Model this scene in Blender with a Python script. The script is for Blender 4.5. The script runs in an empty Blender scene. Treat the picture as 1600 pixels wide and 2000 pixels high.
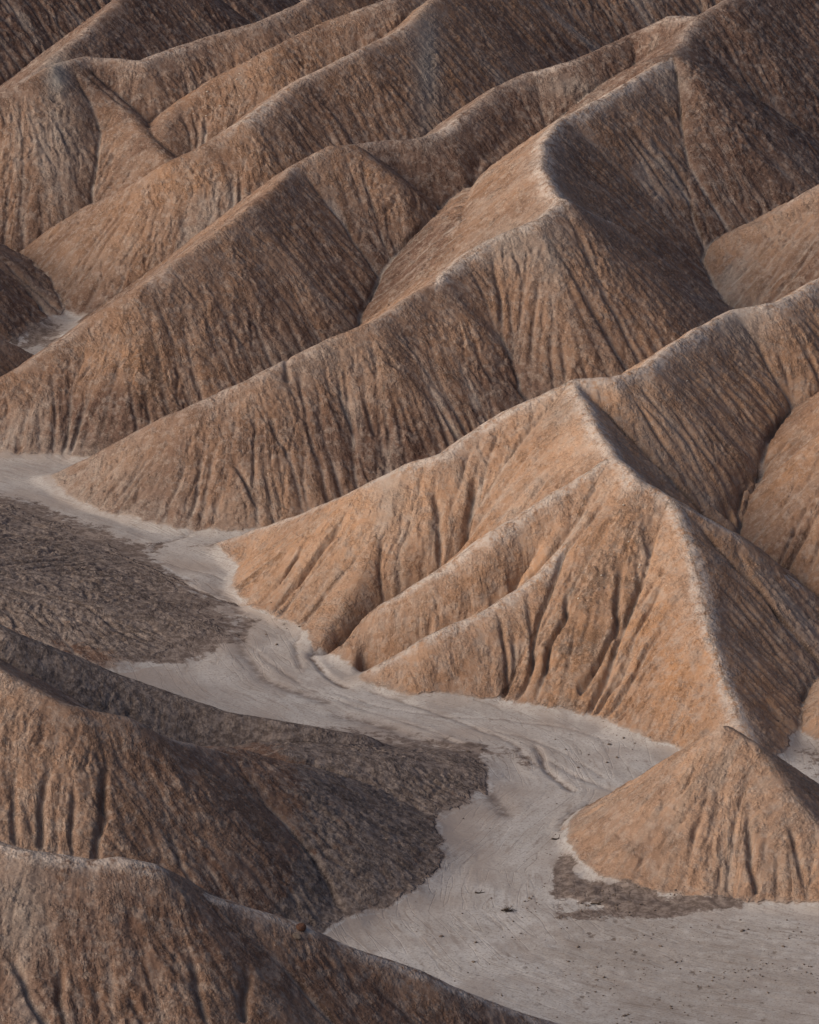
import bpy, math, random, time
import numpy as np
T0=time.time()
# ------------------------------------------------------------------ camera
CAM_Z=100.0; PITCH=math.radians(19.0); VFOV=math.radians(11.0)
scene=bpy.context.scene
cam_d=bpy.data.cameras.new('camera'); cam=bpy.data.objects.new('camera',cam_d)
scene.collection.objects.link(cam); scene.camera=cam
cam.location=(0,0,CAM_Z); cam.rotation_euler=(math.pi/2-PITCH,0,0)
cam_d.sensor_fit='VERTICAL'; cam_d.sensor_height=24; cam_d.lens=12/math.tan(VFOV/2)
cam_d.clip_start=1; cam_d.clip_end=9000
# ------------------------------------------------------------------ light
SUN_EL=math.radians(27); SUN_AZ=math.radians(-110)      # azimuth from +Y, clockwise: behind-left of the view
world=bpy.data.worlds.new('World'); scene.world=world; world.use_nodes=True
wn=world.node_tree.nodes; wl=world.node_tree.links
bg=wn['Background']; sky=wn.new('ShaderNodeTexSky'); sky.sky_type='NISHITA'; sky.sun_disc=False
sky.sun_elevation=SUN_EL; sky.sun_rotation=SUN_AZ; sky.air_density=.7; sky.dust_density=6; sky.ozone_density=1.0
wl.new(sky.outputs[0],bg.inputs[0]); bg.inputs[1].default_value=0.135
sun_d=bpy.data.lights.new('sun','SUN'); sun_d.energy=2.75; sun_d.angle=math.radians(58); sun_d.color=(1.0,.78,.58)
sun=bpy.data.objects.new('sun',sun_d); scene.collection.objects.link(sun)
from mathutils import Vector
sdir=Vector((math.sin(SUN_AZ)*math.cos(SUN_EL),math.cos(SUN_AZ)*math.cos(SUN_EL),math.sin(SUN_EL)))
sun.rotation_euler=sdir.to_track_quat('Z','Y').to_euler(); sun.location=(-60,200,90)
scene.view_settings.view_transform='Standard'; scene.view_settings.look='None'
scene.view_settings.exposure=-0.28; scene.view_settings.gamma=1
scene.cycles.use_denoising=True
scene.cycles.denoising_input_passes='RGB_ALBEDO_NORMAL'
scene.cycles.use_adaptive_sampling=False
scene.cycles.max_bounces=4
scene.cycles.diffuse_bounces=2
scene.cycles.denoising_prefilter='NONE'
# ------------------------------------------------------------------ terrain survey: crest lines as (u, v, height)
F=1000.0/math.tan(VFOV/2); cp,sp=math.cos(PITCH),math.sin(PITCH)
def unproj(u,v,h):
    a=(u-800.0)/F; b=(1000.0-v)/F
    dy=cp+b*sp; dz=-sp+b*cp
    t=(h-CAM_Z)/dz
    return np.array([a*t,dy*t,h])
# name, slope, crest rounding, [(u,v,h)...]
RIDGES=[
 ('cone',.82,.25,[(1412,1415,6.2),(1470,1450,5.6),(1530,1530,4.3),(1600,1608,2.9),(1700,1710,1.5)]),
 ('mid:S1',.82,.25,[(1120,740,11.6),(1160,830,10.6),(1200,890,10.0),(1250,935,9.4),(1310,970,8.7),(1340,1050,7.4),(1365,1150,5.7),(1385,1230,4.5),(1415,1320,3.0),(1440,1390,2.0),(1470,1450,1.0)]),
 ('mid:S2',.82,.25,[(1120,740,11.6),(1000,800,10.0),(880,880,8.1),(800,905,7.3),(730,940,6.2),(620,990,3.8),(500,1035,1.5),(430,1062,.2)]),
 ('mid:S3',.95,.25,[(1200,890,10.0),(1100,950,8.6),(960,1040,6.5),(860,1110,4.7),(760,1170,3.0),(680,1240,.9)]),
 ('mid:S4',.95,.25,[(1310,970,8.7),(1150,1020,7.2),(1060,1110,5.4),(960,1180,3.9),(840,1240,2.6),(740,1300,.9)]),
 ('mid:S5',.82,.25,[(745,935,6.3),(742,1040,4.4),(700,1130,2.7),(640,1225,.9)]),
 ('mid:S1b',.80,.3,[(1310,970,8.7),(1420,1035,6.9),(1480,1090,5.5),(1540,1130,4.4),(1600,1180,3.0)]),
 ('mid:M',.80,.3,[(1120,740,11.6),(1200,735,11.7),(1265,715,11.8),(1290,690,12),(1370,640,12.2),(1430,605,12.4),(1520,590,12.6),(1600,545,13),(1750,470,14)]),
 ('rightE',.80,.4,[(1800,640,14),(1720,760,11.6),(1690,900,8.6),(1730,1030,5.5)]),
 ('rightF',.75,.4,[(1800,1220,5),(1680,1320,2.6),(1640,1370,1.5)]),
 ('B:1',.80,.25,[(1310,110,15.6),(1260,140,15.2),(1180,190,14.6),(1100,230,14.2),(1060,280,14),(1060,330,13.6),(1085,385,13.2),(1100,390,13.2),(1050,430,12.5),(960,465,11.6),(900,500,10.9),(860,540,10.3),(800,580,9.6),(730,630,8.8),(650,660,8.2),(540,715,7.2),(480,745,6.6),(400,780,5.7),(320,815,4.5),(240,855,3.1),(170,895,1.6),(100,930,.3)]),
 ('B:2',.80,.35,[(1100,390,13.2),(1180,430,11.3),(1280,500,8.8),(1360,560,6.6),(1415,605,4.8)]),
 ('T',.80,.4,[(1700,-120,18),(1420,0,17.4),(1370,30,16.8),(1340,60,16.3),(1310,110,15.6)]),
 ('T:2',.74,2.2,[(1310,110,15.6),(1325,300,11.0),(1335,460,7.3)]),
 ('T:4',.80,.4,[(1370,30,16.8),(1310,30,16.6),(1240,65,15.4),(1180,95,14.9),(1120,120,14.4),(1040,140,13.9),(970,170,13.4),(910,220,12.6),(870,255,12),(830,268,11.8),(750,275,11.8),(690,282,11.8),(650,285,11.8)]),
 ('A:1',.80,.25,[(650,285,12.3),(580,320,11.6),(540,360,11.2),(480,410,10.6),(430,450,10),(370,490,9.3),(320,525,8.7),(270,565,7.9),(180,620,6.4),(100,680,5),(0,740,3.5),(-100,800,1.5)]),
 ('A:2',.80,.3,[(650,285,12.3),(690,284,12.2),(760,340,10.7),(830,390,8.9),(905,440,7.2)]),
 ('G',.70,.4,[(1800,260,14),(1600,365,10.6),(1520,410,9.2),(1440,450,7.9),(1370,485,6.7)]),
 ('Z',.80,.4,[(1500,-260,17),(1250,-190,15.5),(1000,-100,14.5),(850,0,14),(780,60,13.2),(700,100,12.7),(600,150,11.8),(540,190,11.1),(480,235,10.3),(400,285,9.0),(330,320,8.0),(280,350,7.0),(180,400,4.8),(100,460,2.0),(40,495,.4)]),
 ('Z:Y',.80,.4,[(900,-60,14.5),(760,0,13.8),(630,45,12.7),(530,95,11.6),(425,150,10),(350,200,8.6),(320,240,7.7)]),
 ('X',.80,.4,[(700,-50,13.2),(600,0,12.6),(500,45,11.8),(400,75,11.2),(340,95,10.8),(280,118,10.4),(170,110,10.6),(120,120,10.6),(100,130,10.6),(60,155,10.0),(0,180,9.3),(-100,240,7.8)]),
 ('X:2',.78,.6,[(140,120,10.5),(230,200,8.4),(320,300,6.4)]),
 ('W',.80,.4,[(330,-70,12.5),(230,0,11.5),(180,50,10.6),(120,100,9.7),(70,140,8.8),(0,190,7.6)]),
 ('U',.80,.4,[(300,-200,13),(150,-140,11.5),(0,-60,10),(-100,0,9)]),
 ('P',.80,.4,[(-250,350,9),(-100,450,5),(-10,520,2.2)]),
 ('Q',.80,.4,[(-200,560,6),(-80,620,3.6),(10,665,1.8)]),
 ('L1',.17,1.0,[(-400,1060,3.2),(-100,1120,2.2),(130,1175,1.35),(330,1212,.55)]),
 ('L2',.72,.5,[(-200,1130,8.5),(0,1228,6.8),(200,1310,4.5),(330,1352,3.3),(430,1388,2.5),(560,1412,2.0),(700,1435,1.2)]),
 ('L3',.76,.4,[(-250,1150,12),(0,1310,10.8),(120,1375,9.6),(240,1402,8.6),(330,1445,6.9),(450,1475,4.9)]),
 ('L3:b',.32,.8,[(560,1465,2.4),(720,1475,1.7),(850,1485,.8)]),
 ('L3:c',.5,1.0,[(420,1466,5.2),(450,1475,4.9),(560,1500,3.3),(680,1535,1.5),(760,1560,.45)]),
 ('P:2',.6,.6,[(-140,420,5.5),(0,505,3.0),(40,545,1.2)]),
 ('L4',.80,.35,[(-200,1560,16.2),(0,1645,15),(60,1660,14.8),(180,1680,14.3),(230,1672,14.3),(290,1685,13.9),(350,1730,12.8),(440,1760,11.8),(540,1790,10.8),(590,1805,10.3),(650,1840,9.4),(740,1870,8.4),(800,1890,7.8),(880,1930,6.7),(1000,1975,5.2),(1090,2000,4.2),(1250,2060,2)]),
]

# ------------------------------------------------------------------ numpy helpers
rng=np.random.default_rng(11)
def perlin(x,y,seed):
    r=np.random.default_rng(seed); P=256
    ang=r.random((P,P)).astype(np.float32)*2*np.pi; gx,gy=np.cos(ang),np.sin(ang)
    xi=np.floor(x).astype(np.int64); yi=np.floor(y).astype(np.int64)
    xf=(x-xi).astype(np.float32); yf=(y-yi).astype(np.float32)
    u=xf*xf*xf*(xf*(xf*6-15)+10); v=yf*yf*yf*(yf*(yf*6-15)+10)
    def g(i,j):
        a=(xi+i)&255; b=(yi+j)&255
        return gx[a,b]*(xf-i)+gy[a,b]*(yf-j)
    n0=g(0,0)+u*(g(1,0)-g(0,0)); n1=g(0,1)+u*(g(1,1)-g(0,1))
    return (n0+v*(n1-n0))*1.4
def fbm(x,y,seed,o=4,rough=.5):
    s=0;a=1.0;t=0
    for k in range(o):
        s=s+a*perlin(x*2**k+k*17.3,y*2**k-k*9.1,seed+k); t+=a; a*=rough
    return s/t
def blur(A,n=1):
    for _ in range(n):
        B=A.copy(); B[1:-1]=(A[:-2]+2*A[1:-1]+A[2:])/4
        A=B.copy(); A[:,1:-1]=(B[:,:-2]+2*B[:,1:-1]+B[:,2:])/4
    return A
def sstep(a,b,x):
    t=np.clip((x-a)/(b-a),0,1); return t*t*(3-2*t)
NOCREST=('T:2','T:3','X:2','X:3','mid:S5','L1','L3:b','L3:c','P:2','A:2')
GROUPS=[]
for r_ in RIDGES:
    k=r_[0].split(':')[0]
    if k not in GROUPS: GROUPS.append(k)
def envelope(X,Y,x0,y0,d,extra=None):
    """upper envelope of the slopes falling from every crest line: height, hill id, along-crest and downslope coordinates"""
    H=np.full(X.shape,-40.0,np.float32); ID=np.full(X.shape,-1,np.int16)
    S=np.zeros(X.shape,np.float32); D=np.full(X.shape,50,np.float32); CW=np.zeros(X.shape,np.float32)
    cum=0.0
    ny,nx=X.shape
    for name,s,r,pts in RIDGES:
        cwt=0.0 if name in NOCREST else 1.0
        P=[unproj(*p) for p in pts]; gid=GROUPS.index(name.split(':')[0]); cum+=37.7
        for a,b in zip(P[:-1],P[1:]):
            v=b[:2]-a[:2]; L=float(np.hypot(*v)); v=v/L; g=(b[2]-a[2])/L
            gg=max(min(g,.93*s),-.93*s)
            R=(max(a[2],b[2])+3)/s+2
            i0=max(0,int((min(a[0],b[0])-R-x0)/d)); i1=min(nx,int((max(a[0],b[0])+R-x0)/d)+1)
            j0=max(0,int((min(a[1],b[1])-R-y0)/d)); j1=min(ny,int((max(a[1],b[1])+R-y0)/d)+1)
            if i1<=i0 or j1<=j0: cum+=L; continue
            w=(slice(j0,j1),slice(i0,i1))
            px=X[w]-np.float32(a[0]); py=Y[w]-np.float32(a[1])
            q=px*np.float32(v[0])+py*np.float32(v[1]); c=px*np.float32(v[1])-py*np.float32(v[0])
            t=np.clip(q+np.abs(c)*np.float32(gg/math.sqrt(s*s-gg*gg)),0,L)
            e=q-t; dist=np.sqrt(e*e+c*c)
            h=a[2]+g*t-s*(np.sqrt(dist*dist+r*r)-r)
            m=h>H[w]
            sc=cum+t+np.where(np.abs(e)>1e-3,np.arctan2(e,np.abs(c)+1e-6)*3.0,0)*np.clip(dist/3,0,1)+np.where(c>0,0,500)
            H[w]=np.where(m,h,H[w]); ID[w]=np.where(m,gid,ID[w])
            S[w]=np.where(m,sc,S[w]); D[w]=np.where(m,dist,D[w]); CW[w]=np.where(m,cwt,CW[w])
            cum+=L
    return H,ID,S,D,CW
def carve(H,mask,d,n,steps,seed,jit=.35,inertia=.35,smin=.06):
    """water paths: particles run downhill, every cell counts its visits"""
    ny,nx=H.shape; r=np.random.default_rng(seed)
    gy,gx=np.gradient(H,d); gx=gx.ravel(); gy=gy.ravel(); mk=mask.ravel()
    idx=np.flatnonzero(mk); st=r.choice(idx,n)
    x=(st%nx)+r.random(n); y=(st//nx)+r.random(n)
    vx=np.zeros(n);vy=np.zeros(n); vis=np.zeros(ny*nx)
    for k in range(steps):
        i=np.clip(x.astype(np.int64),1,nx-2); j=np.clip(y.astype(np.int64),1,ny-2); f=j*nx+i
        ax=-gx[f]; ay=-gy[f]; m=np.hypot(ax,ay)
        ok=(m>smin)&mk[f]&(x>1)&(x<nx-2)&(y>1)&(y<ny-2)
        if not ok.any(): break
        x,y,vx,vy,f,ax,ay,m=x[ok],y[ok],vx[ok],vy[ok],f[ok],ax[ok],ay[ok],m[ok]
        vis+=np.bincount(f,minlength=ny*nx)
        ax=ax/m+r.normal(0,jit,len(x)); ay=ay/m+r.normal(0,jit,len(x))
        vx=inertia*vx+(1-inertia)*ax; vy=inertia*vy+(1-inertia)*ay
        q=np.hypot(vx,vy)+1e-6; vx/=q; vy/=q
        x=x+vx; y=y+vy
    return vis.reshape(ny,nx)*(mk.sum()/n)
# wash centre line (pixels on the ground)
WASH=[(-500,880),(-200,960),(0,1015),(130,1065),(260,1105),(400,1165),(500,1240),(560,1320),(700,1380),(880,1410),(1010,1470),(1050,1540),(960,1610),(870,1690),(860,1780),(960,1880),(1200,1960),(1500,2010),(2000,2080)]
def polycoord(X,Y,pts):
    best=np.full(X.shape,1e9,np.float32); S=np.zeros(X.shape,np.float32); C=np.zeros(X.shape,np.float32); cum=0
    for a,b in zip(pts[:-1],pts[1:]):
        v=b-a; L=float(np.hypot(*v)); v=v/L
        px=X-a[0]; py=Y-a[1]; q=px*v[0]+py*v[1]; c=px*v[1]-py*v[0]
        t=np.clip(q,0,L); dd=np.hypot(q-t,c); m=dd<best
        best=np.where(m,dd,best); S=np.where(m,cum+q,S); C=np.where(m,np.sign(c)*dd,C); cum+=L
    return S,C
CHANNELS=[ # thin cut channels on the wash floor: depth, width, pixels on the ground
 (.14,.16,[(0,1022),(90,1050),(190,1076),(260,1108),(330,1138),(400,1166),(470,1184),(570,1203)]),
 (.12,.13,[(455,1085),(500,1120),(550,1165),(590,1205),(612,1240),(618,1262),(608,1285),(640,1320),(680,1345)]),
 (.08,.5,[(640,1390),(760,1420),(860,1460),(930,1520),(985,1590)]),(.07,.4,[(420,1150),(480,1215),(470,1270),(520,1330),(640,1370)]),(.05,.10,[(460,1240),(520,1290),(600,1345),(720,1390),(850,1430),(960,1490)]),(.05,.09,[(640,1350),(760,1385),(860,1400),(980,1405),(1100,1420),(1200,1450)]),(.05,.09,[(900,1420),(1010,1435),(1100,1470),(1180,1520)]),(.05,.09,[(120,1050),(230,1080),(350,1110),(460,1140),(560,1190)]),
 (.07,.12,[(560,1160),(610,1215),(575,1260),(588,1305)]),
 (.16,.16,[(1170,1560),(1150,1570),(1125,1585),(1105,1600),(1096,1622)]),
 (.10,.14,[(1040,1450),(1058,1475),(1062,1500),(1085,1520),(1120,1545)]),
 (.06,.12,[(700,1345),(800,1375),(900,1410),(1000,1450),(1050,1500)]),
 (.10,.13,[(1185,1340),(1240,1372),(1290,1415),(1325,1452)]),
 (.07,.14,[(290,1085),(310,1065),(370,1045),(440,1030),(540,1010)]),
 (.06,.14,[(820,1430),(860,1440),(900,1455)]),
 (.05,.14,[(1060,1480),(1130,1520),(1200,1545)]),
]
GULLIES=[ # eroded gullies and cracks seen on the slopes: depth, half width, pixels from top to bottom
 (1.0,.75,[(1075,850),(1010,915),(955,965),(900,1045),(820,1100),(740,1160),(665,1215),(652,1265)]),
 (0.90,0.750,[(1140,955),(1080,1010),(1035,1060),(1000,1130),(900,1190),(800,1240),(700,1285)]),
 (.5,0.21,[(935,905),(925,960),(905,1040)]),(.45,0.18,[(850,930),(855,1000),(862,1060)]),(.4,0.18,[(1060,1040),(1020,1090),(1000,1120)]),
 (.35,0.13,[(850,1180),(835,1210),(800,1238)]),
 (.5,0.10,[(1235,1080),(1212,1120),(1206,1165),(1208,1210),(1196,1240),(1170,1290),(1135,1345)]),
 
 (.35,0.08,[(1110,1140),(1108,1200),(1072,1260),(1070,1300)]),(.3,0.08,[(1240,1290),(1225,1320),(1195,1345)]),(.25,0.08,[(1060,1180),(1045,1240),(1040,1300)]),
 (.25,0.08,[(970,1180),(985,1250),(990,1310)]),(.25,0.08,[(690,1000),(620,1090),(575,1150)]),(.2,0.08,[(600,1060),(560,1120),(545,1140)]),
 (0.60,0.400,[(1590,800),(1560,850),(1500,890),(1445,935),(1440,970),(1412,1000)]),
 (.4,0.10,[(1375,1580),(1360,1620),(1357,1640)]),(.4,0.10,[(1460,1580),(1465,1640),(1468,1690),(1480,1735)]),(.25,0.08,[(1545,1600),(1555,1660),(1570,1720)]),
 (.35,0.10,[(30,1490),(25,1570),(28,1640)]),(.4,0.10,[(100,1480),(82,1560),(80,1650)]),(.35,0.09,[(145,1530),(142,1600),(140,1660)]),
 (.5,0.11,[(215,1470),(200,1530),(205,1590),(190,1640),(187,1675)]),(.2,0.08,[(330,1620),(345,1660),(355,1690)]),
 (.4,0.10,[(20,1850),(60,1950),(90,1995)]),(.4,0.09,[(120,1870),(115,1960)]),(.4,0.10,[(375,1850),(385,1920),(400,1990)]),(.5,0.12,[(480,1870),(482,1920),(470,1990)]),
 (.3,0.08,[(250,1920),(270,1980)]),(.3,0.08,[(555,700),(560,740)]),(.25,0.08,[(300,960),(235,1000)]),(.25,0.08,[(520,800),(545,860),(570,900)]),
 (.25,0.08,[(450,880),(480,940),(505,990)]),(.3,0.09,[(985,720),(1015,760),(1035,780)]),
 (0.35,0.500,[(1070,225),(985,270),(925,320),(912,380),(905,430)]),
]
def make_terrain(x0,x1,y0,y1,d,quick=False):
    xs=np.arange(x0,x1,d); ys=np.arange(y0,y1,d)
    X,Y=np.meshgrid(xs.astype(np.float32),ys.astype(np.float32))
    wx=.30*fbm(X/7,Y/7,3,3)+.10*fbm(X/1.6,Y/1.6,8,2); wy=.45*fbm(X/7,Y/7,5,3)+.12*fbm(X/1.6,Y/1.6,9,2)
    He,ID,S,D,CW=envelope(X+wx,Y+wy,x0,y0,d)
    # big soft flutes and ribs running down the slopes, then lumps
    w1=S+.7*fbm(X/3,Y/3,21,2)
    ramp=sstep(.2,4.0,D); ramp2=sstep(.15,1.5,D)
    dark=np.isin(ID,[GROUPS.index('L1'),GROUPS.index('L2')])
    soft=np.where(dark,.35,1.0).astype(np.float32)
    for k_,f_ in (('B',.75),('A',.6),('Z',.6),('T',.5),('X',.6),('W',.5),('G',.6),('L3',.45),('L4',.4),('cone',.7)): soft[ID==GROUPS.index(k_)]=f_
    soft=blur(soft,6)
    He=He+soft*ramp*(.34*fbm(w1/4.2,D/12,31,2)+.08*fbm(w1/1.6,D/6+7,33,2))
    He=He+soft*ramp2*.05*perlin(w1/.55,D/2+3,35)
    He=He+.16*fbm(X/2.4,Y/2.4,41,4,.55)*soft
    # wash floor
    Sw,Cw=polycoord(X,Y,[unproj(u,v,0)[:2] for u,v in WASH])
    fl=.05*fbm(X/5,Y/5,51,3)+.035*fbm(Cw/1.2,Sw/14,53,3)+.02*fbm(X/.6,Y/.6,55,2)
    for bu,bv,ru,rv,bh in ((1180,1748,80,20,.16),(1300,1770,110,11,.14),(1120,1700,18,30,.12),(640,1745,50,26,.14),(560,1205,40,26,.07),(1040,1500,26,20,.08),(925,1462,22,10,.10)):
        b_=unproj(bu,bv,0); kx=2*ru/np.hypot(*(unproj(bu+ru,bv,0)-unproj(bu-ru,bv,0))[:2]); ky=2*rv/np.hypot(*(unproj(bu,bv-rv,0)-unproj(bu,bv+rv,0))[:2])
        q_=np.exp(-((X-b_[0])*kx/ru)**2-((Y-b_[1])*ky/rv)**2)
        fl=fl+bh*sstep(.25,.6,q_+.35*fbm(X/.9,Y/.9,63,3))*(.7+.9*fbm(X/.45,Y/.45,64,2))
    if not quick:
        CH=np.zeros(X.shape,np.float32); make_terrain.channels=CH
        qx=X+.12*fbm(X/.9,Y/.9,57,3); qy=Y+.25*fbm(X/.9,Y/.9,58,3)
        for dep,wd,pl in CHANNELS:
            P=[unproj(u,v,0)[:2] for u,v in pl]
            bx=[p[0] for p in P]; by=[p[1] for p in P]
            i0=max(0,int((min(bx)-3-x0)/d)); i1=int((max(bx)+3-x0)/d); j0=max(0,int((min(by)-3-y0)/d)); j1=int((max(by)+3-y0)/d)
            if i1<=i0 or j1<=j0: continue
            w=(slice(j0,j1),slice(i0,i1))
            s_,c_=polycoord(qx[w],qy[w],P)
            inside=np.abs(c_)
            m=sstep(0,1,s_)
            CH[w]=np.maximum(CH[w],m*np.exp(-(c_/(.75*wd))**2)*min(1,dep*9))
            fl[w]-=1.4*dep*np.exp(-(c_/wd)**2)*m-.25*dep*np.exp(-((inside-2.2*wd)/wd)**2)*m
    k=.45+.5*sstep(-.2,.4,fbm(X/4,Y/4,59,2)); a=He-fl; h=np.clip(.5+.5*a/k,0,1); H=fl*(1-h)+He*h+k*h*(1-h)
    H=blur(H,2)
    hill=(He>fl+.02)
    vis_all=np.zeros_like(H)
    if not quick:
        def gz(x,y):
            i=(x-x0)/d; j=(y-y0)/d; i0=int(i); j0=int(j)
            return H[j0,i0] if 0<=i0<nx and 0<=j0<ny else -99
        ny,nx=H.shape
        def hitpix(u,v):
            a=(u-800.0)/F; b=(1000.0-v)/F; dy=cp+b*sp; dz=-sp+b*cp
            for y in np.arange(y0+1,y1-1,.1):
                if gz(a*y/dy,y)>=CAM_Z+dz*y/dy: return (a*y/dy,y)
            return None
        qx=X+.20*fbm(X/1.0,Y/1.0,157,4,.6); qy=Y+.25*fbm(X/1.0,Y/1.0,158,4,.6)
        H0=H.copy()
        cuts=[]
        for dep,wd,pl in GULLIES:
            P=[hitpix(u,v) for u,v in pl]; P=[np.array(p) for p in P if p]
            if len(P)>1: cuts.append((dep,wd,P))
        for dep,wd,P in cuts:
            bx=[p[0] for p in P]; by=[p[1] for p in P]
            i0=max(0,int((min(bx)-4-x0)/d)); i1=int((max(bx)+4-x0)/d); j0=max(0,int((min(by)-4-y0)/d)); j1=int((max(by)+4-y0)/d)
            if i1<=i0 or j1<=j0: continue
            w=(slice(j0,j1),slice(i0,i1))
            s_,c_=polycoord(qx[w],qy[w],P); L=sum(np.hypot(*(b-a)) for a,b in zip(P[:-1],P[1:]))
            m=sstep(0,.35*L,s_)*(1-sstep(L-.3,L+.3,s_))
            H[w]-=dep*m*np.exp(-np.abs(c_/wd)**1.3)
    if not quick:
        N=hill.sum()
        for rd,(frac,dep) in enumerate([(.35,.035),(.35,.045),(.45,.060)]):
            v=carve(H,hill,d,int(N*frac),int(14/d),100+rd)
            v=blur(v,1) if rd<2 else .5*v+.5*blur(v,1)
            amt=dep*np.log1p(np.maximum(v-20,0)/14.)
            nz=.15+1.1*sstep(-.25,.35,fbm(X/4,Y/4,61+rd,2))
            H=H-np.minimum(amt,.24)*sstep(0,.9,He-fl)*nz*soft
            H=blur(H,1) if rd<2 else H
            vis_all=v
    # crumbly surface
    hm=sstep(0,.8,He-fl)
    jag=D+.5*fbm(X/.8,Y/.8,70,2)
    n=fbm(w1/.34,jag/1.1+3,71,3,.65); n2=fbm(X/.42,Y/.42,73,3,.7)
    crs=(.35+.8*sstep(-.35,.35,fbm(X/3.2,Y/3.2,79,3)))*(.35+.65*sstep(.3,2.2,D)); far=1+np.clip((Y-250)/250,0,.6)
    cr=np.minimum(0,np.abs(perlin(w1/.8,jag/5.5,77))-.10)*1.0
    cr2=np.minimum(0,np.abs(perlin(X/.8+5,Y/.8,78))-.07)*.9
    H=H+hm*crs*far*(.085*n*sstep(0,.9,D)+.10*n2)+hm*crs*ramp2*(1.15*cr*sstep(0,.9,D)+1.3*cr2)*sstep(0,.7,He-fl)
    H=H+(1-hm)*.012*fbm(X/.3,Y/.3,99,2)
    return X,Y,H,ID,S,D,CW,Sw,Cw,(He-fl),vis_all
# ------------------------------------------------------------------ materials
def N(nt,t,**kw):
    n=nt.nodes.new(t)
    for k,v in kw.items():
        if k in n.inputs.keys(): n.inputs[k].default_value=v
        else: setattr(n,k,v)
    return n
class NT:
    def __init__(s,name):
        s.m=bpy.data.materials.new(name); s.m.use_nodes=True; s.t=s.m.node_tree; s.b=s.t.nodes['Principled BSDF']
        s.b.inputs['Roughness'].default_value=.95; s.b.inputs['Specular IOR Level'].default_value=.15
    def n(s,t,**kw): return N(s.t,t,**kw)
    def l(s,a,b): s.t.links.new(a,b)
    def math(s,op,a,b=None,c=None,clamp=False):
        n=s.n('ShaderNodeMath',operation=op); n.use_clamp=clamp
        for i,x in enumerate((a,b,c)):
            if x is None: continue
            if isinstance(x,(int,float)): n.inputs[i].default_value=x
            else: s.l(x,n.inputs[i])
        return n.outputs[0]
    def mix(s,f,a,b,blend='MIX'):
        n=s.n('ShaderNodeMix',data_type='RGBA',blend_type=blend)
        for sock,x in ((n.inputs[0],f),(n.inputs[6],a),(n.inputs[7],b)):
            if isinstance(x,(int,float)): sock.default_value=x
            elif isinstance(x,tuple): sock.default_value=(*x,1)
            else: s.l(x,sock)
        return n.outputs[2]
    def noise(s,vec,scale,detail=4,rough=.55,dist=0):
        n=s.n('ShaderNodeTexNoise',Scale=scale,Detail=detail,Roughness=rough,Distortion=dist)
        if vec is not None: s.l(vec,n.inputs['Vector'])
        return n.outputs['Fac']
    def ramp(s,f,a,b,v0=0.,v1=1.):
        n=s.n('ShaderNodeMapRange',interpolation_type='SMOOTHSTEP'); s.l(f,n.inputs[0])
        n.inputs[1].default_value=a; n.inputs[2].default_value=b; n.inputs[3].default_value=v0; n.inputs[4].default_value=v1
        return n.outputs[0]
    def scale(s,vec,x,y,z):
        n=s.n('ShaderNodeVectorMath',operation='MULTIPLY'); s.l(vec,n.inputs[0]); n.inputs[1].default_value=(x,y,z); return n.outputs[0]
    def attr(s,name):
        return s.n('ShaderNodeAttribute',attribute_name=name)
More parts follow.
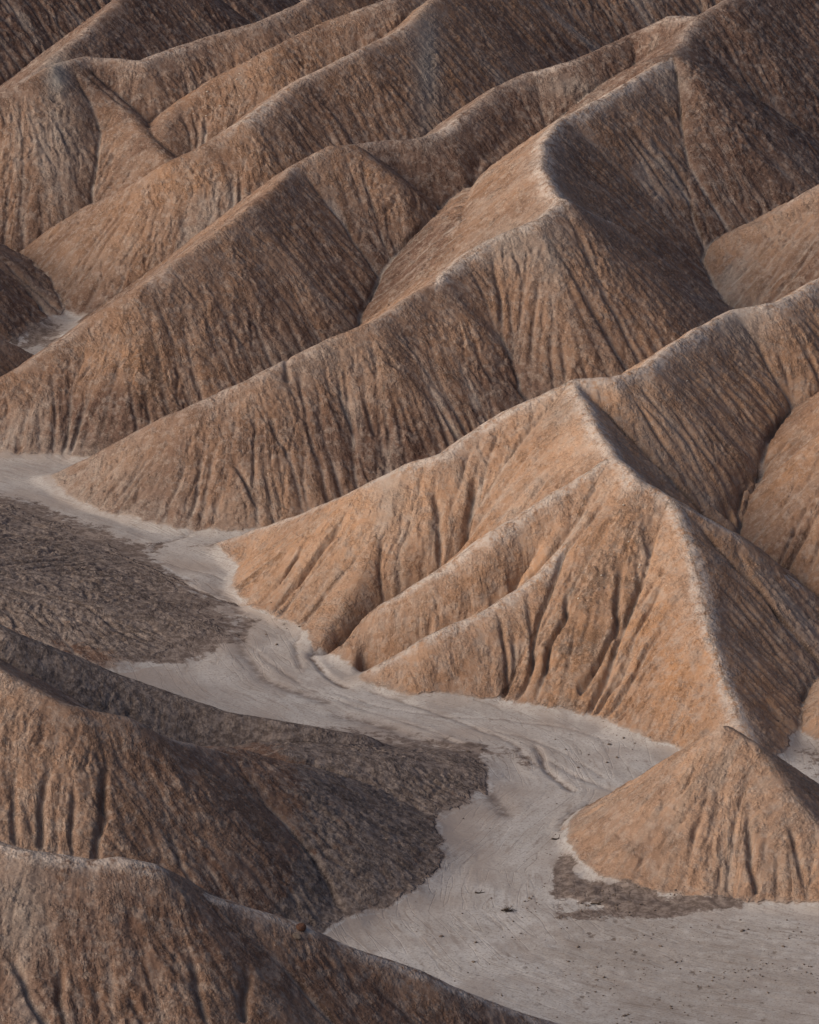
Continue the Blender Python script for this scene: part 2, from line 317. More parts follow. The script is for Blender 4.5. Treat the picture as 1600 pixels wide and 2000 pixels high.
def soil_material():
    g=NT('mudstone_soil')
    pos=g.n('ShaderNodeNewGeometry').outputs['Position']
    sl=g.attr('slope_coord').outputs['Vector']; wa=g.attr('wash_coord').outputs['Vector']
    mk=g.attr('mask'); sep=g.n('ShaderNodeSeparateColor'); g.l(mk.outputs['Color'],sep.inputs[0])
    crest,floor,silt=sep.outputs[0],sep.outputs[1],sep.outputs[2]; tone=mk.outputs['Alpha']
    m2=g.attr('stain'); sep2=g.n('ShaderNodeSeparateColor'); g.l(m2.outputs['Color'],sep2.inputs[0])
    mud,speck,ochre=sep2.outputs[0],sep2.outputs[1],sep2.outputs[2]
    # hillside
    mid=g.noise(pos,.9,4,.65)
    st=g.noise(g.scale(sl,1.6,.22,0),1.0,3,.65,.4)
    tan=g.mix(g.ramp(mid,.35,.68),(.365,.248,.178),(.290,.198,.148))
    tan=g.mix(g.ramp(st,.42,.66,0,.75),tan,(.255,.205,.172))
    tan=g.mix(g.math('MULTIPLY',ochre,g.ramp(mid,.3,.6),clamp=True),tan,(.40,.232,.132))
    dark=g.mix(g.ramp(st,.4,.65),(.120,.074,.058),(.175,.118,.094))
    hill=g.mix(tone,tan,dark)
    pale=(.44,.385,.35)
    hill=g.mix(g.math('MULTIPLY',g.ramp(g.noise(pos,1.7,3,.7),.46,.66),.40),hill,(.37,.32,.285))
    hill=g.mix(g.math('MULTIPLY',crest,g.ramp(g.noise(pos,2.2,2.4,.8),.28,.62),clamp=True),hill,pale)
    hill=g.mix(g.math('MULTIPLY',silt,g.ramp(mid,.3,.6),clamp=True),hill,(.36,.32,.29))
    hill=g.mix(m2.outputs['Alpha'],hill,(.27,.255,.24))
    gr=g.noise(g.scale(sl,5.5,2.0,0),1.0,1.2,.9,.5); gr2=g.noise(pos,6,1.2,.9,.3)
    amt=g.ramp(g.noise(g.scale(pos,1,1,1.6),.55,4,.65),.36,.66,.08,1.0)
    dk=g.mix(.28,hill,(.05,.034,.028)); lt=g.mix(.12,hill,(.60,.50,.42))
    hill=g.mix(g.math('MULTIPLY',g.ramp(gr,.52,.66),amt),hill,dk)
    hill=g.mix(g.math('MULTIPLY',g.ramp(gr2,.55,.68),g.math('MULTIPLY',amt,.8)),hill,dk)
    hill=g.mix(g.ramp(gr2,.44,.32),hill,lt)
    vs=g.n('ShaderNodeTexVoronoi',Scale=1.7); g.l(pos,vs.inputs['Vector'])
    hill=g.mix(g.ramp(vs.outputs['Distance'],.07,.04,0,.5),hill,(.55,.49,.42))
    # wash floor
    s1=g.noise(g.scale(wa,.8,.2,0),1.0,4,.7,1.0); s2=g.noise(g.scale(wa,2.4,.30,0),1.0,2.5,.75,.5)
    f=g.mix(g.ramp(s1,.36,.64),(.47,.468,.468),(.385,.368,.358))
    f=g.mix(g.ramp(s2,.54,.70,0,.6),f,(.22,.185,.165))
    f=g.mix(g.ramp(g.noise(pos,.35,4,.6),.42,.64,0,.55),f,(.53,.525,.525))
    f=g.mix(g.ramp(g.noise(pos,4,1.5,.8),.58,.72,0,.5),f,(.20,.165,.145))
    v=g.n('ShaderNodeTexVoronoi',Scale=1.9,Randomness=1.0); g.l(g.scale(pos,1,.75,1),v.inputs['Vector'])
    vd=g.math('ADD',v.outputs['Distance'],g.math('MULTIPLY',g.noise(pos,10,3),.5))
    sizer=g.ramp(g.noise(pos,.8,3),.45,.7)
    sp=g.math('MULTIPLY',g.ramp(vd,.52,.42),g.math('MULTIPLY',speck,sizer),clamp=True)
    f=g.mix(sp,f,(.105,.088,.078))
    f=g.mix(g.ramp(g.math('MULTIPLY',speck,g.noise(pos,1.5,4)),.2,.7,0,.5),f,(.24,.205,.18))
    ln=g.n('ShaderNodeTexNoise',Scale=1.0,Detail=2.2,Roughness=.6,Distortion=.25); g.l(g.scale(wa,1.0,.13,0),ln.inputs['Vector'])
    thin=g.ramp(g.math('ABSOLUTE',g.math('SUBTRACT',ln.outputs['Fac'],.5)),.022,.004)
    f=g.mix(g.ramp(g.noise(pos,9,.5,.9),.5,.75,0,.5),f,(.20,.17,.15))
    f=g.mix(g.math('MULTIPLY',thin,g.ramp(g.noise(pos,.45,4),.46,.62,0,.4)),f,(.20,.17,.15))
    f=g.mix(g.ramp(g.noise(g.scale(pos,1,.8,1),.22,5,.62,.8),.50,.62,0,.55),f,(.315,.283,.268))
    f=g.mix(silt,f,(.325,.285,.262))
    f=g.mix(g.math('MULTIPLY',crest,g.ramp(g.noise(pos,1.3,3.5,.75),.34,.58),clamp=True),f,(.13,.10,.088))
    muddy=g.mix(g.ramp(g.noise(pos,2.2,2.6,.85),.38,.66),(.125,.100,.090),(.255,.215,.195))
    edge=g.math('ADD',floor,g.math('MULTIPLY',g.math('SUBTRACT',g.noise(pos,2.6,2.4,.8),.5),.8))
    talus=g.mix(.5,hill,(.30,.25,.22)); c=g.mix(g.ramp(edge,.05,.45),hill,talus); c=g.mix(g.ramp(edge,.35,1.0),c,f)
    mm=g.math('ADD',mud,g.math('MULTIPLY',g.math('SUBTRACT',g.noise(pos,1.3,3.4,.80),.5),1.3))
    c=g.mix(g.math('MULTIPLY',g.ramp(mm,.42,.62),g.ramp(mud,.02,.2)),c,muddy)
    g.l(c,g.b.inputs['Base Color'])
    # relief: crumbly popcorn crust on the slopes, shallow ripples on the floor
    h1=g.noise(g.scale(sl,3.4,1.1,0),1.0,1.8,.85,.4); h2=g.noise(pos,4.0,1.6,.9)
    vo=g.n('ShaderNodeTexVoronoi',Scale=3.6,feature='DISTANCE_TO_EDGE'); g.l(g.n('ShaderNodeVectorMath',operation='ADD').outputs[0],vo.inputs['Vector'])
    ad=vo.inputs['Vector'].links[0].from_node; g.l(pos,ad.inputs[0]); nn=g.n('ShaderNodeTexNoise',Scale=3,Detail=3); g.l(pos,nn.inputs['Vector']); g.l(nn.outputs['Color'],ad.inputs[1])
    cr=g.ramp(vo.outputs['Distance'],.0,.09)
    hh=g.math('MULTIPLY',g.math('ADD',amt,.25),1.0)
    hh=g.math('MULTIPLY',hh,g.math('ADD',g.math('MULTIPLY',h1,.9),g.math('ADD',g.math('MULTIPLY',h2,.8),g.math('MULTIPLY',cr,g.ramp(mid,.35,.6,.0,.16)))))
    hf=g.math('ADD',g.math('ADD',g.math('MULTIPLY',s2,.06),g.math('MULTIPLY',thin,-.08)),g.math('MULTIPLY',g.noise(pos,5,1.2,.8),.12))
    hf=g.math('SUBTRACT',hf,g.math('MULTIPLY',sp,.1))
    mxn=g.n('ShaderNodeMix',data_type='FLOAT'); g.l(g.ramp(edge,.38,.62),mxn.inputs[0]); g.l(hh,mxn.inputs[2]); g.l(hf,mxn.inputs[3])
    bp=g.n('ShaderNodeBump',Strength=1.0,Distance=.10); g.l(mxn.outputs[0],bp.inputs['Height']); g.l(bp.outputs[0],g.b.inputs['Normal'])
    return g.m
SOIL=soil_material()
def simple_mat(name,c1,c2,sc,bump=.03):
    g=NT(name); pos=g.n('ShaderNodeNewGeometry').outputs['Position']
    n=g.noise(pos,sc,6,.65); g.l(g.mix(g.ramp(n,.35,.65),c1,c2),g.b.inputs['Base Color'])
    bp=g.n('ShaderNodeBump',Strength=1,Distance=bump); g.l(n,bp.inputs['Height']); g.l(bp.outputs[0],g.b.inputs['Normal'])
    return g.m
# ------------------------------------------------------------------ terrain meshes
def project(X,Y,Z):
    zz=Z-CAM_Z; dep=Y*cp-zz*sp; up=Y*sp+zz*cp
    return 800+F*X/dep,1000-F*up/dep
def mesh_from_grid(name,X,Y,H,facemask,attrs):
    ny,nx=X.shape
    j,i=np.nonzero(facemask); a=j*nx+i
    q=np.stack([a,a+1,a+nx+1,a+nx],1)
    used,inv=np.unique(q,return_inverse=True); q=inv.reshape(-1,4).astype(np.int32)
    me=bpy.data.meshes.new(name); nv=len(used); nf=len(q)
    me.vertices.add(nv); me.loops.add(nf*4); me.polygons.add(nf)
    co=np.stack([X.ravel()[used],Y.ravel()[used],H.ravel()[used]],1).astype(np.float32)
    me.vertices.foreach_set('co',co.ravel())
    me.loops.foreach_set('vertex_index',q.ravel())
    me.polygons.foreach_set('loop_start',np.arange(0,nf*4,4,dtype=np.int32))
    me.polygons.foreach_set('use_smooth',np.ones(nf,bool))
    me.update(calc_edges=True)
    for an,typ,arr in attrs:
        at=me.attributes.new(an,typ,'POINT')
        k='vector' if typ=='FLOAT_VECTOR' else 'color'
        at.data.foreach_set(k,arr.reshape(-1,arr.shape[-1])[used].astype(np.float32).ravel())
    me.materials.append(SOIL)
    ob=bpy.data.objects.new(name,me); scene.collection.objects.link(ob); ob['kind']='structure'
    return ob
MUD=[(70,650,60,30,.35,0),(1595,1490,50,50,.3,0),(80,650,80,40,.35,0),(1570,1350,60,60,.35,0),(1120,1790,60,14,.6,0),(1000,1470,40,16,.6,0),(540,1160,40,16,.4,0),(1590,1480,60,60,.4,0),(1250,1790,150,12,.5,0),(1090,1720,16,50,.6,0),(1520,1990,200,60,.32,0),(1180,1300,1,1,0,0),(70,660,60,50,.3,0), # dark mud and debris stains, plus darker side-gully floors (photo pixels): u,v,ru,rv,strength,height
 (1180,1740,90,26,1.2,0),(1290,1768,110,18,1.1,0),(1110,1690,24,40,.8,0),(1400,1762,70,14,.8,0),(650,1735,52,34,1.0,0),(600,1775,60,22,.9,0),
 (760,1600,50,30,.6,0),(270,1070,80,16,.45,0),(400,1060,60,20,.5,0),(545,1215,46,40,.48,0),(250,1290,110,16,.5,0),(930,1460,30,14,.7,0),(1040,1500,34,28,.5,0),(830,1480,110,50,.9,1),(600,1440,160,30,.8,2.2),(350,1245,60,30,.5,0),
 (1000,1620,60,18,.42,0),(1250,1450,90,50,.36,0),(1130,1500,50,50,.36,0)]
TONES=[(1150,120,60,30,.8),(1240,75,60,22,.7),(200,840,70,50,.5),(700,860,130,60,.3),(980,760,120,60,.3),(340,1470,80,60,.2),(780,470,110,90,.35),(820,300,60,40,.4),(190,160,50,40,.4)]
GREYS=[(835,120,26,120,.8),(112,150,22,40,.9),(120,280,40,120,.4),(1000,480,60,50,.45),(760,960,30,60,.5),(1080,520,30,70,.4),(1110,170,60,22,.4),(40,1780,60,110,.5),(600,1350,200,22,.4),(1310,160,30,40,.4),(1090,800,40,60,.3),(640,700,120,40,.25),(1450,640,60,50,.45)]
def masks(X,Y,H,ID,S,D,CW,Sw,Cw,hm,vis):
    u,v=project(X,Y,H)
    wob=fbm(X/1.5,Y/1.5,81,3)
    cwn=np.clip(.18+.9*fbm(X/7,Y/7,83,2),.0,.7)
    cwn=np.where((ID==GROUPS.index('mid'))|((ID==GROUPS.index('B'))&(u>850))|(ID==GROUPS.index('L4'))|(ID==GROUPS.index('L2')),np.maximum(cwn,.85),cwn)
    crest=1.25*(1-sstep(.15,.95,D+.5*wob))*cwn+.25*(1-sstep(.5,2.5,D+wob))*cwn
    crest=np.clip(crest*blur(CW,3),0,1)
    dust=.9*np.exp(-((u-60)/190)**2-((v-925)/65)**2)+.6*np.exp(-((u-200)/260)**2-((v-1010)/30)**2)+.5*np.exp(-((u-1580)/50)**2-((v-1330)/60)**2)+.5*np.exp(-((u-1400)/60)**2-((v-580)/30)**2)
    floor=1-sstep(-.10,.34,hm-.10-.25*dust+.22*wob+.10*fbm(X/.5,Y/.5,84,2))
    silt=np.clip(np.log1p(np.maximum(vis-60,0)/80.)*.28,0,.9)+.55*sstep(.28,.55,fbm(S/2.2,D/11,85,2))*sstep(1,4,D)+.8*dust
    silt=np.where(hm<.05,.85*sstep(-2.2,.0,hm+.8*fbm(X/3,Y/3,86,3))*(.35+.65*sstep(-.2,.3,fbm(X/6,Y/6,88,2))),silt)
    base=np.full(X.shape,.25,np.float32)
    tn={'cone':.08,'mid':.12,'rightE':.38,'rightF':.1,'B':.52,'A':.6,'T':.95,'G':.35,'Z':.62,'X':.72,'W':1.0,'U':1.2,'P':.55,'Q':.5,'L1':.8,'L2':.8,'L3':.42,'L4':.75}  # own soil tones; W, U, T, X, Z deepened further to paint in vignette darkening
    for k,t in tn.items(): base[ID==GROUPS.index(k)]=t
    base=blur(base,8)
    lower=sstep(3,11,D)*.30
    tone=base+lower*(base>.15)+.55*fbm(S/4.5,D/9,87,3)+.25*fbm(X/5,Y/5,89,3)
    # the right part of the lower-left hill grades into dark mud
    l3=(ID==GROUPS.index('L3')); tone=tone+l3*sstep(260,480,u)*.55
    gt=(ID==GROUPS.index('T'))|(ID==GROUPS.index('B')); tone=tone+gt*sstep(1250,1500,u)*(v<560)*.3  # top-right corner darkening of the frame, painted into the soil tone
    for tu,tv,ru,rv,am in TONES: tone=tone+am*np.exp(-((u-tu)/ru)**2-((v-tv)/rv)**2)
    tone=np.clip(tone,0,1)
    grey=np.zeros(X.shape,np.float32)
    for tu,tv,ru,rv,am in GREYS: grey=grey+am*np.exp(-((u-tu)/ru)**2-((v-tv)/rv)**2)
    oc={'cone':.2,'mid':.5,'rightE':.6,'rightF':.6,'B':.4,'A':.5,'Z':.6,'X':.35,'T':.3,'W':.3,'L3':.3,'L4':.5,'G':.1}
    ochre=np.zeros(X.shape,np.float32)
    for k,t in oc.items(): ochre[ID==GROUPS.index(k)]=t
    ochre=ochre-.6*np.isin(ID,[GROUPS.index('L1'),GROUPS.index('L2')]); ochre=blur(ochre,8)+.5*fbm(X/6,Y/6,91,2)
    ochre=ochre+.8*np.exp(-((u-1340)/90)**2-((v-1290)/110)**2)
    mud=np.zeros(X.shape,np.float32)
    for mu,mv,ru,rv,stg,_ in MUD: mud=mud+stg*np.exp(-((u-mu)/ru)**2-((v-mv)/rv)**2)*(.85+.5*wob)
    mud=mud+np.isin(ID,[GROUPS.index('L1'),GROUPS.index('L2')])*sstep(-.35,.30,hm+.15*wob)*.72*np.where(ID==GROUPS.index('L1'),1-sstep(-10,22,v-1226-.2*u),1)
    mud=mud+(ID==GROUPS.index('L3'))*sstep(470,640,u)*sstep(1440,1475,v)*sstep(-.02,.3,hm+.15*wob)*.66
    speck=1.1*np.exp(-((u-1400)/260)**2-((v-1930)/110)**2)+.8*np.exp(-((u-1200)/120)**2-((v-1830)/60)**2)+.28*(v>1650)+.35*np.exp(-((u-1180)/130)**2-((v-1470)/60)**2)+.22
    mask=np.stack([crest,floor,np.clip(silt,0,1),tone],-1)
    stain=np.stack([np.clip(mud,0,1.3),np.clip(speck,0,1.2),np.clip(ochre,0,1),np.clip(grey,0,1)],-1)
    z=np.zeros_like(S)
    return [('slope_coord','FLOAT_VECTOR',np.stack([S,D,z],-1)),('wash_coord','FLOAT_VECTOR',np.stack([Cw,Sw,z],-1)),('mask','FLOAT_COLOR',mask),('stain','FLOAT_COLOR',stain)]
GX0,GX1,GY0,GY1,GD=-38.,38.,190.,405.,.08
X,Y,H,ID,S,D,CW,Sw,Cw,hm,vis=make_terrain(GX0,GX1,GY0,GY1,GD)
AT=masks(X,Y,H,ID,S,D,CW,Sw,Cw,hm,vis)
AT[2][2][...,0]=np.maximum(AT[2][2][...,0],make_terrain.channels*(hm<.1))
def ground_z(x,y):
    i=(x-GX0)/GD; j=(y-GY0)/GD; i0=int(i); j0=int(j); a=i-i0; b=j-j0
    return float(H[j0,i0]*(1-a)*(1-b)+H[j0,i0+1]*a*(1-b)+H[j0+1,i0]*(1-a)*b+H[j0+1,i0+1]*a*b)
def hit(u,v,lo=190.,hi=400.):
    a=(u-800.0)/F; b=(1000.0-v)/F; dy=cp+b*sp; dz=-sp+b*cp
    for y in np.arange(lo,hi,.1):
        x=a*y/dy; z=CAM_Z+dz*y/dy
        if abs(x)<37 and ground_z(x,y)>=z: return x,y,ground_z(x,y)
    return None
keep=(np.abs(X)<.0775*(Y*cp+sp*90)+8)[:-1,:-1]
fid=ID[:-1,:-1].copy(); fid[(hm<0)[:-1,:-1]]=-1
LAB={'cone':('low cone-shaped tan hill on the right, at the edge of the wash',),
'mid':('large sunlit tan hill with gullied spurs above the bend of the wash',),
'rightE':('orange hill flank cut off by the right edge, beyond the narrow gully',),
'rightF':('small orange slope at the right edge behind the cone-shaped hill',),
'B':('long ridge running down from the upper right to the wash, just behind the sunlit hill',),
'A':('long brown ridge with a pale rounded top in the upper middle',),
'T':('dark reddish brown summit in the upper right corner',),
'G':('pale slope at the right edge below the dark summit',),
'Z':('reddish ridge crossing the top of the photo behind the brown rounded one',),
'X':('brown peak in the upper left with a grey patch on its tip',),
'W':('smooth brown ridge behind the upper left peak',),
'U':('dark shaded slope in the top left corner',),
'P':('dark slope at the left edge above the small side wash',),
'Q':('grey slope at the left edge below the small side wash',),
'L1':('low dark muddy mound at the left edge beside the pale wash',),
'L2':('dark low spur reaching into the wash from the left',),
'L3':('brown cracked hill on the lower left, its right end dark',),
'L4':('nearest red-brown hill filling the bottom left corner',)}
for gi,g in enumerate(GROUPS):
    fm=keep&(fid==gi)
    if fm.any():
        o=mesh_from_grid('hill',X,Y,H,fm,AT); o['label']=LAB[g][0]; o['category']='hill'
o=mesh_from_grid('dry_wash',X,Y,H,keep&(fid==-1),AT); o['label']='pale grey dry wash winding between the hills'; o['category']='dry wash'
# country around the surveyed part, coarser
def outer():
    xs=np.arange(-200,201,1.25,dtype=np.float32); ys=np.arange(-60,700,1.25,dtype=np.float32)
    X2,Y2=np.meshgrid(xs,ys)
    He,ID2,S2,D2,CW2=envelope(X2,Y2,-200,-60,1.25)
    lim=.0775*(Y2*cp+sp*90)+8
    out=np.maximum(np.maximum(np.abs(X2)-lim,Y2-404),191-Y2)
    a,b=X2*.8+Y2*.6,-X2*.6+Y2*.8
    r=1-np.abs(perlin((a+6*fbm(a/30,b/30,7,2))/52,b/20,15))*2.4
    r2=1-np.abs(perlin(a/20,b/14+3,16))*2.2
    gen=(7.5*r+2.5*r2+2.2*perlin(X2/70,Y2/70,17))*sstep(2,16,out)-3*(1-sstep(2,16,out))
    gen=gen*np.where((Y2<200)&(np.abs(X2)<45),.35,1)
    H2=np.maximum(np.maximum(He,gen),0)+.15*fbm(X2/4,Y2/4,19,3)*sstep(0,8,out)
    H2=H2-.30*(1-sstep(-1.6,-.4,out))-.03
    edge=np.minimum(np.minimum(200-np.abs(X2),Y2+60),700-Y2)
    H2=H2*sstep(0,25,edge)-.7*(1-sstep(0,10,edge))
    hm2=H2-.12
    Z=np.zeros_like(H2)
    AT2=masks(X2,Y2,H2,ID2,np.where(gen>He,a,S2),np.where(gen>He,np.abs(b)+2,D2),CW2,Z+Y2,Z+X2,hm2,Z)
    fm=(out>-3.2)[:-1,:-1]
    o=mesh_from_grid('terrain',X2,Y2,H2,fm,AT2); o['label']='badlands hills around the photographed valley'; o['category']='terrain'
outer()
def far_ground():
    me=bpy.data.meshes.new('ground'); R=5000
    vs=[];fs=[]
    n=64; rings=[0,150,400,900,1800,3200,5000]
    vs.append((0,300,-.9))
    for r in rings[1:]:
        for k in range(n):
            t=2*math.pi*k/n; vs.append((r*math.cos(t),300+r*math.sin(t),-.9-(1.0 if r<401 else 0)))
    for k in range(n): fs.append((0,1+k,1+(k+1)%n))
    for q in range(len(rings)-2):
        for k in range(n):
            a=1+q*n+k;b=1+q*n+(k+1)%n; fs.append((a,a+n,b+n,b))
    me.from_pydata(vs,[],fs); me.materials.append(simple_mat('desert_soil',(.30,.24,.19),(.24,.17,.13),.02,.1))
    o=bpy.data.objects.new('ground',me); scene.collection.objects.link(o); o['kind']='structure'; o['label']='flat desert floor reaching the horizon'; o['category']='ground'
far_ground()
# ------------------------------------------------------------------ loose things
import bmesh
random.seed(5)
M_STONE=simple_mat('dark_stone',(.12,.095,.08),(.20,.165,.14),9,.03)
M_RED=simple_mat('rusty_stone',(.12,.06,.04),(.09,.055,.045),7,.05)
M_WHITE=simple_mat('white_chip',(.62,.58,.52),(.50,.46,.41),9,.02)
M_WOOD=simple_mat('weathered_wood',(.050,.040,.034),(.095,.075,.062),14,.02)
def stone_bm(bm,c,r,flat=.6,seed=0,sub=2,rough=.28):
    rr=random.Random(seed); t=bmesh.ops.create_icosphere(bm,subdivisions=sub,radius=1.0)
    ax=[rr.uniform(.8,1.25),rr.uniform(.7,1.0),flat*rr.uniform(.8,1.15)]; a=rr.uniform(0,6.28)
    dirs=[Vector((rr.gauss(0,1),rr.gauss(0,1),rr.gauss(0,1))).normalized() for _ in range(7)]; cut=[rr.uniform(.55,.85) for _ in dirs]
    for v in t['verts']:
        p=v.co.copy()
        for dd,k in zip(dirs,cut):
            q=p.dot(dd)
            if q>k: p-=dd*(q-k)*.85
        p*=1+rough*.3*(rr.random()-.5)
        x,y=p.x*ax[0],p.y*ax[1]
        v.co=Vector((c[0]+r*(x*math.cos(a)-y*math.sin(a)),c[1]+r*(x*math.sin(a)+y*math.cos(a)),c[2]+r*p.z*ax[2]))
def link(name,bm,mat,loc=(0,0,0),parent=None,label=None,cat=None,group=None,kind=None):
    me=bpy.data.meshes.new(name); bm.to_mesh(me); bm.free(); me.materials.append(mat)
    o=bpy.data.objects.new(name,me); scene.collection.objects.link(o); o.location=loc
    if parent: o.parent=parent
    if label: o['label']=label
    if cat: o['category']=cat
    if group: o['group']=group
    if kind: o['kind']=kind
    return o
def tube(bm,pts,r0,r1,n=6):
    rings=[]
    for k,p in enumerate(pts):
        p=Vector(p); q=Vector(pts[min(k+1,len(pts)-1)])-Vector(pts[max(k-1,0)]); q.normalize()
        a=q.orthogonal().normalized(); b=q.cross(a); r=r0+(r1-r0)*k/(len(pts)-1)
        rings.append([bm.verts.new(p+r*(math.cos(6.283*i/n)*a+math.sin(6.283*i/n)*b)) for i in range(n)])
    for A,B in zip(rings[:-1],rings[1:]):
        for i in range(n): bm.faces.new((A[i],A[(i+1)%n],B[(i+1)%n],B[i]))
    bm.faces.new(rings[0][::-1]); bm.faces.new(rings[-1])
def wander(rr,p,d,L,n,wob):
    p=Vector(p); d=Vector(d).normalized(); out=[tuple(p)]
    for k in range(n):
        d=(d+Vector((rr.gauss(0,wob),rr.gauss(0,wob),rr.gauss(0,wob)))).normalized(); p=p+d*L/n
        if p.z<.01: p.z=.01
        out.append(tuple(p))
    return out
# rusty boulder on the crest of the nearest hill
h_=hit(588,1815)
if h_:
    bm=bmesh.new(); stone_bm(bm,(0,0,0),.26,.8,3,3)
    link('boulder',bm,M_RED,(h_[0],h_[1],h_[2]+.06),label='dark rusty boulder on the crest of the nearest hill',cat='boulder')
h_=hit(580,1834)
if h_:
    bm=bmesh.new(); stone_bm(bm,(0,0,0),.22,.8,8,3)
    link('boulder',bm,M_STONE,(h_[0],h_[1],h_[2]+.04),label='grey-brown boulder on the slope just below the rusty one',cat='boulder')
# dead brush lying in the middle of the wash
h_=hit(990,1780)
if h_:
    root=bpy.data.objects.new('dead_bush',None); scene.collection.objects.link(root); root.location=h_
    root['label']='dark tangle of dead brush lying alone in the middle of the wash'; root['category']='dead bush'
    rr=random.Random(4); bm=bmesh.new()
    for k in range(46):
        a=rr.uniform(0,6.28); e=rr.uniform(.05,.75)
        tube(bm,wander(rr,(rr.gauss(0,.07),rr.gauss(0,.05),.03),(math.cos(a)*1.5,math.sin(a),e),rr.uniform(.16,.42),5,.35),.014,.005,5)
    link('twigs',bm,M_WOOD,parent=root)
    bm=bmesh.new(); tube(bm,wander(rr,(-.26,.02,.03),(1,.1,.1),.55,6,.25),.04,.022,8); link('stem',bm,M_WOOD,parent=root)
# driftwood
for (u,v,L,a,lab) in ((1090,1641,.62,.15,'short dark driftwood stick at the left foot of the cone-shaped hill'),(938,1745,.5,-.3,'thin grey driftwood stick above the tangle of dead brush'),(1168,1768,.7,.1,'dark branch among the debris below the cone-shaped hill')):
    h_=hit(u,v)
    if h_:
        root=bpy.data.objects.new('driftwood',None); scene.collection.objects.link(root); root.location=h_; root['label']=lab; root['category']='driftwood'
        rr=random.Random(int(u)); bm=bmesh.new(); tube(bm,wander(rr,(-L/2,0,.05),(math.cos(a),math.sin(a),.02),L,8,.12),.045,.018,8); link('branch',bm,M_WOOD,parent=root)
        bm=bmesh.new(); tube(bm,wander(rr,(0,0,.05),(.6,.5,.5),L*.4,5,.2),.02,.008,6); link('twig',bm,M_WOOD,parent=root)
# bigger loose stones, each its own thing
SP=[(755,1640),(820,1700),(905,1600),(862,1830),(930,1842),(1010,1872),(925,1880),(1035,1755),(960,1755),(1170,1768),(1150,1770),(1228,1783),(1240,1452),(1218,1442),(1185,1490),(1150,1475),(1105,1465),(1270,1440),(1190,1455),(1130,1500),(1085,1445),(915,1470),(940,1465),(1205,1480),
 (548,1195),(530,1180),(560,1230),(585,1225),(520,1240),(540,1260),(1320,1880),(1290,1850),(1390,1985),(1180,1910),(1110,1880),(1450,1820),(1530,1850),(980,1945),(1050,1930),(1130,1850),(1220,1985),(1500,1940)]
protos=[]
for q in range(5):
    bm=bmesh.new(); stone_bm(bm,(0,0,0),1.0,.6,40+q,2)
    me=bpy.data.meshes.new('stone'); bm.to_mesh(me); bm.free(); me.materials.append(M_STONE); protos.append(me)
rr=random.Random(9)
for q,(u,v) in enumerate(SP):
    h_=hit(u,v)
    if not h_: continue
    o=bpy.data.objects.new('stone',protos[q%5]); scene.collection.objects.link(o)
    s_=rr.uniform(.05,.11); o.scale=(s_*1.3,s_,s_); o.rotation_euler=(0,0,rr.uniform(0,6.28)); o.location=(h_[0],h_[1],h_[2]+s_*.25)
    o['label']='small dark stone lying loose on the pale wash floor'; o['category']='stone'; o['group']='loose stones on the wash floor'
# pale chips on the slopes
CH=[(462,158),(468,145),(468,188),(430,210),(403,228),(378,225),(405,180),(1218,988),(1250,1105),(1248,1112),(1175,1126),(1228,1060),(1342,745),(1040,298),(1195,1210),(1130,1170)]
for q,(u,v) in enumerate(CH):
    h_=hit(u,v,240,404)
    if not h_: continue
    me=bpy.data.meshes.get('chip%d'%(q%3))
    if me is None:
        bm=bmesh.new(); stone_bm(bm,(0,0,0),1.0,.6,70+q,1); me=bpy.data.meshes.new('chip%d'%(q%3)); bm.to_mesh(me); bm.free(); me.materials.append(M_WHITE)
    o=bpy.data.objects.new('pale_stone',me); scene.collection.objects.link(o); s_=rr.uniform(.06,.10)
    o.scale=(s_,s_,s_); o.location=(h_[0],h_[1],h_[2]+s_*.3); o['label']='small whitish stone chip stuck on a dry slope'; o['category']='stone'; o['group']='whitish stone chips on the slopes'
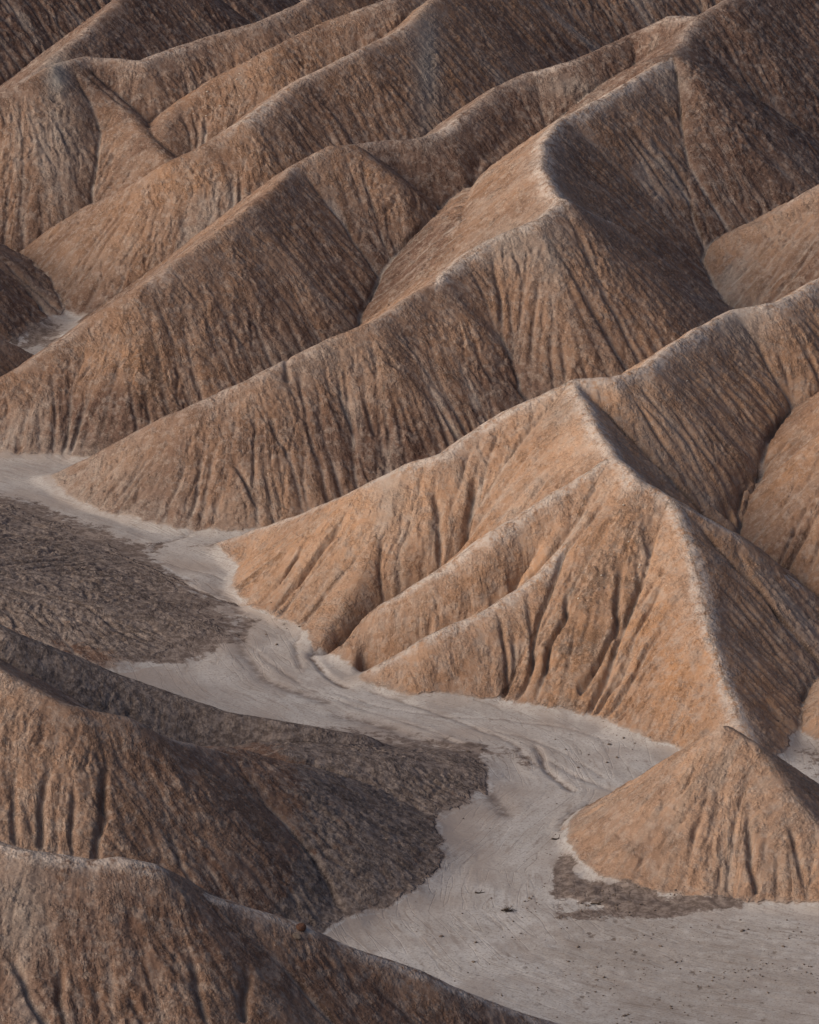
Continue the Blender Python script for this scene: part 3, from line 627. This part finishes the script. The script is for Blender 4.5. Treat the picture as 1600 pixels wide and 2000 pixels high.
# clods and gravel nobody could count
def gravel():
    r=np.random.default_rng(77); base=[]
    for q in range(4):
        bm=bmesh.new(); stone_bm(bm,(0,0,0),1.0,.5,90+q,1); bm.verts.ensure_lookup_table()
        base.append((np.array([v.co[:] for v in bm.verts],np.float32),np.array([[v.index for v in f.verts] for f in bm.faces],np.int32))); bm.free()
    V=[];Fc=[];off=0;n=0
    def put(x,y,s):
        nonlocal off
        z=ground_z(x,y); v,f=base[r.integers(4)]; a=r.random()*6.28; c_,s_=math.cos(a),math.sin(a)
        w=v.copy(); w=np.stack([(w[:,0]*c_-w[:,1]*s_)*s,(w[:,0]*s_+w[:,1]*c_)*s,w[:,2]*s],1)+np.array([x,y,z+s*.2],np.float32)
        V.append(w); Fc.append(f+off); off+=len(v)
    def fb_(x,y): return float(fbm(np.array([x/2.2]),np.array([y/2.2]),97,2)[0])
    def pix(u,v):
        p=unproj(u,v,0.); return p[0],p[1]
    specs=[(1100,1400,210,1925,75,.03,.085),(300,1180,110,1830,60,.03,.07),(260,950,160,1850,110,.02,.05),(420,1150,120,1470,50,.02,.05),(160,545,50,1215,35,.02,.045),(200,1120,60,1700,60,.03,.07),(420,1290,130,1768,16,.03,.09),(160,1010,70,1500,50,.02,.04),(200,640,60,1740,30,.03,.08)]
    for cnt,cu,su,cv,sv,a,b in specs:
        for k in range(cnt):
            x,y=pix(cu+r.normal()*su,cv+r.normal()*sv)
            if y<191 or abs(x)>36: continue
            i=int((x-GX0)/GD); j=int((y-GY0)/GD)
            if hm[j,i]>.6 or fb_(x,y)<r.random()*.5-.12: continue
            put(x,y,a+(b-a)*r.random()**2)
    V=np.concatenate(V); Fc=np.concatenate(Fc)
    me=bpy.data.meshes.new('gravel'); me.vertices.add(len(V)); me.loops.add(len(Fc)*3); me.polygons.add(len(Fc))
    me.vertices.foreach_set('co',V.ravel()); me.loops.foreach_set('vertex_index',Fc.ravel()); me.polygons.foreach_set('loop_start',np.arange(0,len(Fc)*3,3,dtype=np.int32)); me.update(calc_edges=True)
    me.materials.append(M_STONE); o=bpy.data.objects.new('gravel',me); scene.collection.objects.link(o); o['kind']='stuff'; o['label']='dark gravel and clods strewn over the pale wash floor'; o['category']='gravel'
gravel()

print('built in %.1fs'%(time.time()-T0))
